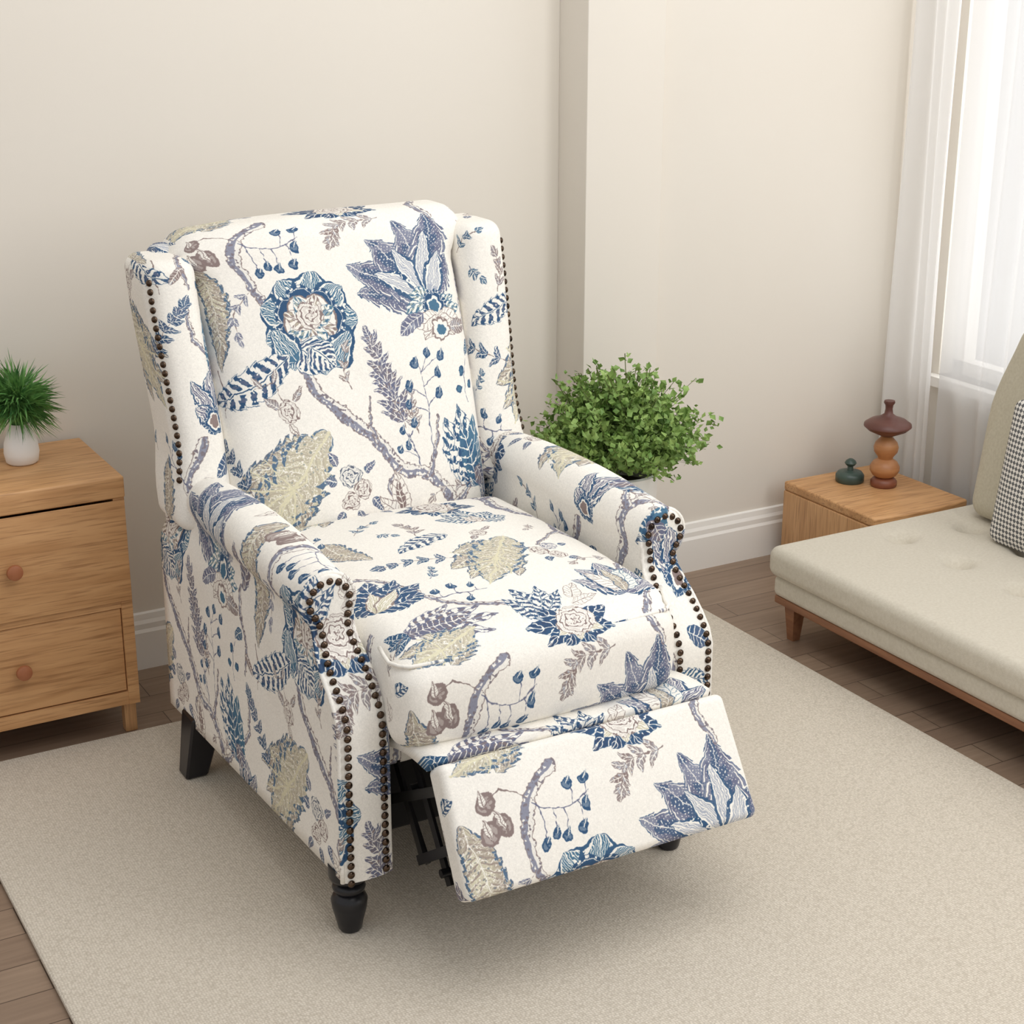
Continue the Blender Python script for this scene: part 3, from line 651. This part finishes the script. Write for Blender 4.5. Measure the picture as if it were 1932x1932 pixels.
for i in range(1100):
    th=random.uniform(0,2*pi); ph=math.acos(random.uniform(-.7,1)); L=random.uniform(.055,.095)
    d=Vector((math.sin(ph)*math.cos(th),math.sin(ph)*math.sin(th),math.cos(ph))).normalized()
    p0=Vector((random.uniform(-.014,.014),random.uniform(-.014,.014),.126+random.uniform(-.02,.015))); side=d.cross(Vector((random.random(),random.random(),.3))).normalized()*.0019; k=len(vs)
    p1=p0+d*L*.55; p2=p0+d*L+Vector((0,0,-.018*random.random()))
    vs+=[p0-side,p0+side,p1+side,p1-side,p2]; fs+=[[k,k+1,k+2,k+3],[k+3,k+2,k+4]]
for i in range(60):
    th=random.uniform(0,2*pi); p0=Vector((.009*math.cos(th),.009*math.sin(th),.070)); p1=Vector((.03*math.cos(th),.03*math.sin(th),.13)); k=len(vs); side=Vector((.0015,0,0))
    vs+=[p0-side,p0+side,p1+side,p1-side]; fs.append([k,k+1,k+2,k+3])
mk('foliage',vs,fs,GRASM,G,smooth=False)
B=empty('potted_bush',(1.905,2.90,.0122),'leafy green bush in a tall white planter behind the armchair','plant')
lathe('planter',[(0,0),(.070,0),(.075,.006),(.090,.385),(.094,.400),(.088,.403),(.082,.39),(.080,.36),(0,.355)],CERAM,B,n=40)
lathe('soil',[(0,.356),(.079,.356),(.079,.364),(0,.368)],SOIL,B,n=24)
vs=[];fs=[];sv=[];sf=[]
for i in range(520):
    th=random.uniform(0,2*pi); ph=math.acos(random.uniform(-.08,1)); L=random.uniform(.12,.215)
    if i>=430: ph=math.acos(random.uniform(-.2,.3)); L=random.uniform(.10,.16)
    if random.random()<.14: L*=1.12
    hx=math.sin(ph); d=Vector((hx*math.cos(th),hx*math.sin(th),math.cos(ph)))
    if d.y>.4: L*=.9
    p0=Vector((random.uniform(-.05,.05),random.uniform(-.05,.05),.40+random.uniform(0,.05)))
    p3=p0+Vector((d.x*L*.90,d.y*L*.86,d.z*L*.96+.015)); mid=(p0+p3)/2+Vector((0,0,.035*hx))
    k=len(sv); s1=Vector((.0012,0,0))
    for a in range(5):
        t=a/4; p=(p0*(1-t)**2+mid*2*t*(1-t)+p3*t*t); sv+=[p-s1,p+s1]
    for a in range(4): sf.append([k+2*a,k+2*a+1,k+2*a+3,k+2*a+2])
    for a in range(26):
        t=.3+.7*a/25+random.uniform(-.01,.01); t=min(1,t); p=(p0*(1-t)**2+mid*2*t*(1-t)+p3*t*t)
        ld=Vector((random.gauss(0,1),random.gauss(0,1),random.gauss(.4,.8))).normalized(); l=random.uniform(.011,.021); w=l*.38
        sd=ld.cross(Vector((random.gauss(0,1),random.gauss(0,1),random.gauss(0,1)))).normalized()*w; k=len(vs); nn2=ld.cross(sd).normalized()*w*.3
        b0=p+ld*.002+Vector((random.gauss(0,.005),random.gauss(0,.005),random.gauss(0,.005)))
        vs+=[b0,b0+ld*l*.45+sd+nn2,b0+ld*l,b0+ld*l*.45-sd+nn2]; fs.append([k,k+1,k+2]); fs.append([k,k+2,k+3])
mk('foliage',vs,fs,LEAFM,B,smooth=False); mk('stems',sv,sf,STEM,B)

# ---------------------------------------------------------------- daybed
DB=empty('daybed',(2.58,2.0,0),'low beige tufted daybed with walnut frame by the window','daybed')
def rl(a): return rel(a,DB)
bx0,bx1,by0,by1=2.245,2.895,1.15,2.765
tufts=[(2.535,2.667-.187*i) for i in range(8)]+[(2.72,2.64-.187*i) for i in range(8)]
def dm(x,y,z):
    X=x+2.58;Y=y+2.0
    if z>.20:
        for (a,b2) in tufts:
            d=math.hypot(X-a,Y-b2)
            if d<.13: z-=.030*math.exp(-(d/.027)**2)+.020*math.exp(-d/.008)
    return (x,y,z)
superbox('mattress',rl(((bx0+bx1)/2,(by0+by1)/2,.182)),((bx1-bx0)/2+.012,(by1-by0)/2+.012,.036),.024,(120,280,2),LINEN,DB,deform=dm)
superbox('base_cushion',rl(((bx0+bx1)/2,(by0+by1)/2,.124)),((bx1-bx0)/2,(by1-by0)/2,.026),.016,(6,12,1),LINEN,DB)
cb('frame',(bx0+.004,by0,.082),(bx1,by1-.006,.100),WALN,DB,.003)
for x in(bx0+.03,bx1-.03):
    for y in(by0+.05,by1-.05):
        vs=[]
        for (z,h) in((0,.010),(.083,.017)):
            for (a,b2) in((-1,-1),(1,-1),(1,1),(-1,1)): vs.append(rl((x+a*h,y+b2*h,z)))
        mk('leg',vs,[[0,1,2,3],[4,5,6,7],[0,1,5,4],[1,2,6,5],[2,3,7,6],[3,0,4,7]],WALN,DB,smooth=False)
for (a,b2) in tufts:
    lathe('tuft_button',[(0,-.003),(.006,-.002),(.007,0),(.005,.003),(0,.004)],LINEN2,DB,loc=rl((a,b2,.177)),n=14)
for nm,yy_ in(('back_cushion',2.405),('back_cushion.001',1.79)):
    k=superbox(nm,(0,0,.24),(.045,.30,.235),.042,(3,16,12),LINEN2,None,deform=lambda x,y,z:(x*(1-.25*(y/.3)**2)+(z-.24)*.14,y-.06*sstep((z-.25)/.25)*(y/.3),z),loc=(2.828,yy_,.219))
    top(k,'large olive-beige back cushion leaning on the daybed','cushion')
def pil_(x,y,z):
    e=(1-abs(y/.165)**2.5)*(1-abs(z/.165)**2.5); return (x*(.35+.9*max(0,e)),y,z)
k=superbox('throw_pillow',(0,0,0),(.032,.165,.165),.025,(3,16,16),KNIT,None,deform=pil_,loc=(2.715,2.385,.385)); k.rotation_euler=(0,.14,0)
top(k,'black and white knitted throw pillow leaning on the daybed cushion','pillow')

# ---------------------------------------------------------------- side table
S=empty('side_table',(2.72,2.97,0),'small light oak box side table between daybed and wall','side table')
tx0,tx1,ty0,ty1,th=2.57,2.87,2.80,3.14,.215
def dt(x,y,z):
    return (x,y-.012*(1-((x)/.15)**2)*(1 if y<0 else 0),z)
superbox('table_top',rel(((tx0+tx1)/2,(ty0+ty1)/2,th-.012),S),((tx1-tx0)/2,(ty1-ty0)/2,.012),.006,(14,2,1),OAK,S,deform=dt)
for (a,b_) in(((tx0,ty0+.004,0),(tx0+.02,ty1,th-.024)),((tx1-.02,ty0+.004,0),(tx1,ty1,th-.024))): cb('side_panel',a,b_,OAKV,S,.004)
cb('back_panel',(tx0+.02,ty1-.02,0),(tx1-.02,ty1-.002,th-.024),OAKV,S); cb('front_panel',(tx0+.02,ty0+.010,0),(tx1-.02,ty0+.024,th-.030),OAKV,S)
F=empty('wooden_figurine',(2.762,2.985,th),'stacked turned wood figurine with a dark disc top','figurine')
lathe('base',[(0,0),(.030,0),(.033,.004),(.033,.014),(.028,.020),(.022,.024),(0,.024)],FW3,F)
lathe('body',[(0,.024),(.020,.024),(.030,.030),(.037,.042),(.037,.052),(.030,.064),(.018,.072),(.020,.078),(.029,.090),(.031,.102),(.027,.114),(.018,.124),(.013,.130),(0,.130)],FW1,F)
lathe('cap',[(0,.130),(.014,.130),(.022,.134),(.048,.146),(.059,.156),(.058,.162),(.044,.172),(.022,.180),(.011,.188),(.009,.200),(.010,.210),(.014,.216),(.013,.221),(0,.222)],FW2,F)
F2=empty('wooden_figurine',(2.712,3.055,th),'small dark green lacquered turned figurine on the side table','figurine')
lathe('base',[(0,0),(.033,0),(.036,.004),(.036,.018),(.030,.026),(.014,.030),(0,.030)],FGR,F2)
lathe('finial',[(0,.030),(.008,.030),(.007,.040),(.012,.044),(.015,.049),(.012,.055),(.005,.060),(0,.061)],FGR,F2)

# ---------------------------------------------------------------- light
w=bpy.data.worlds.new('world'); scene.world=w; w.use_nodes=True; w.node_tree.nodes['Background'].inputs[0].default_value=(1,.992,.985,1); w.node_tree.nodes['Background'].inputs[1].default_value=.60
def area(name,loc,target,size,power,c=(1,1,1),sy=None):
    l=bpy.data.lights.new(name,'AREA'); l.energy=power; l.color=c; l.size=size
    if sy: l.shape='RECTANGLE'; l.size_y=sy
    o=bpy.data.objects.new(name,l); o.location=loc; o.rotation_euler=(Vector(target)-Vector(loc)).to_track_quat('-Z','Y').to_euler(); C.objects.link(o); return o
area('window_daylight',(3.5,2.3,1.4),(2.0,2.3,1.4),3.4,64,(1,1,1),3.2)
area('added_side_softbox',(3.1,.2,1.8),(1.3,2.6,.4),1.5,42,(1,.995,.985),1.8)  # softbox added out of view at the right for directional shading; no window there
area('ceiling_softbox',(1.5,1.4,2.8),(1.2,2.7,.3),1.9,28,(1,.99,.97))

cam=bpy.data.cameras.new('camera'); co=bpy.data.objects.new('camera',cam); C.objects.link(co); co.location=(0,0,1.5); co.rotation_euler=(math.radians(90-18.9),0,math.radians(-29.5)); cam.sensor_width=36; cam.lens=3120/1932*36; cam.clip_start=.05
scene.camera=co
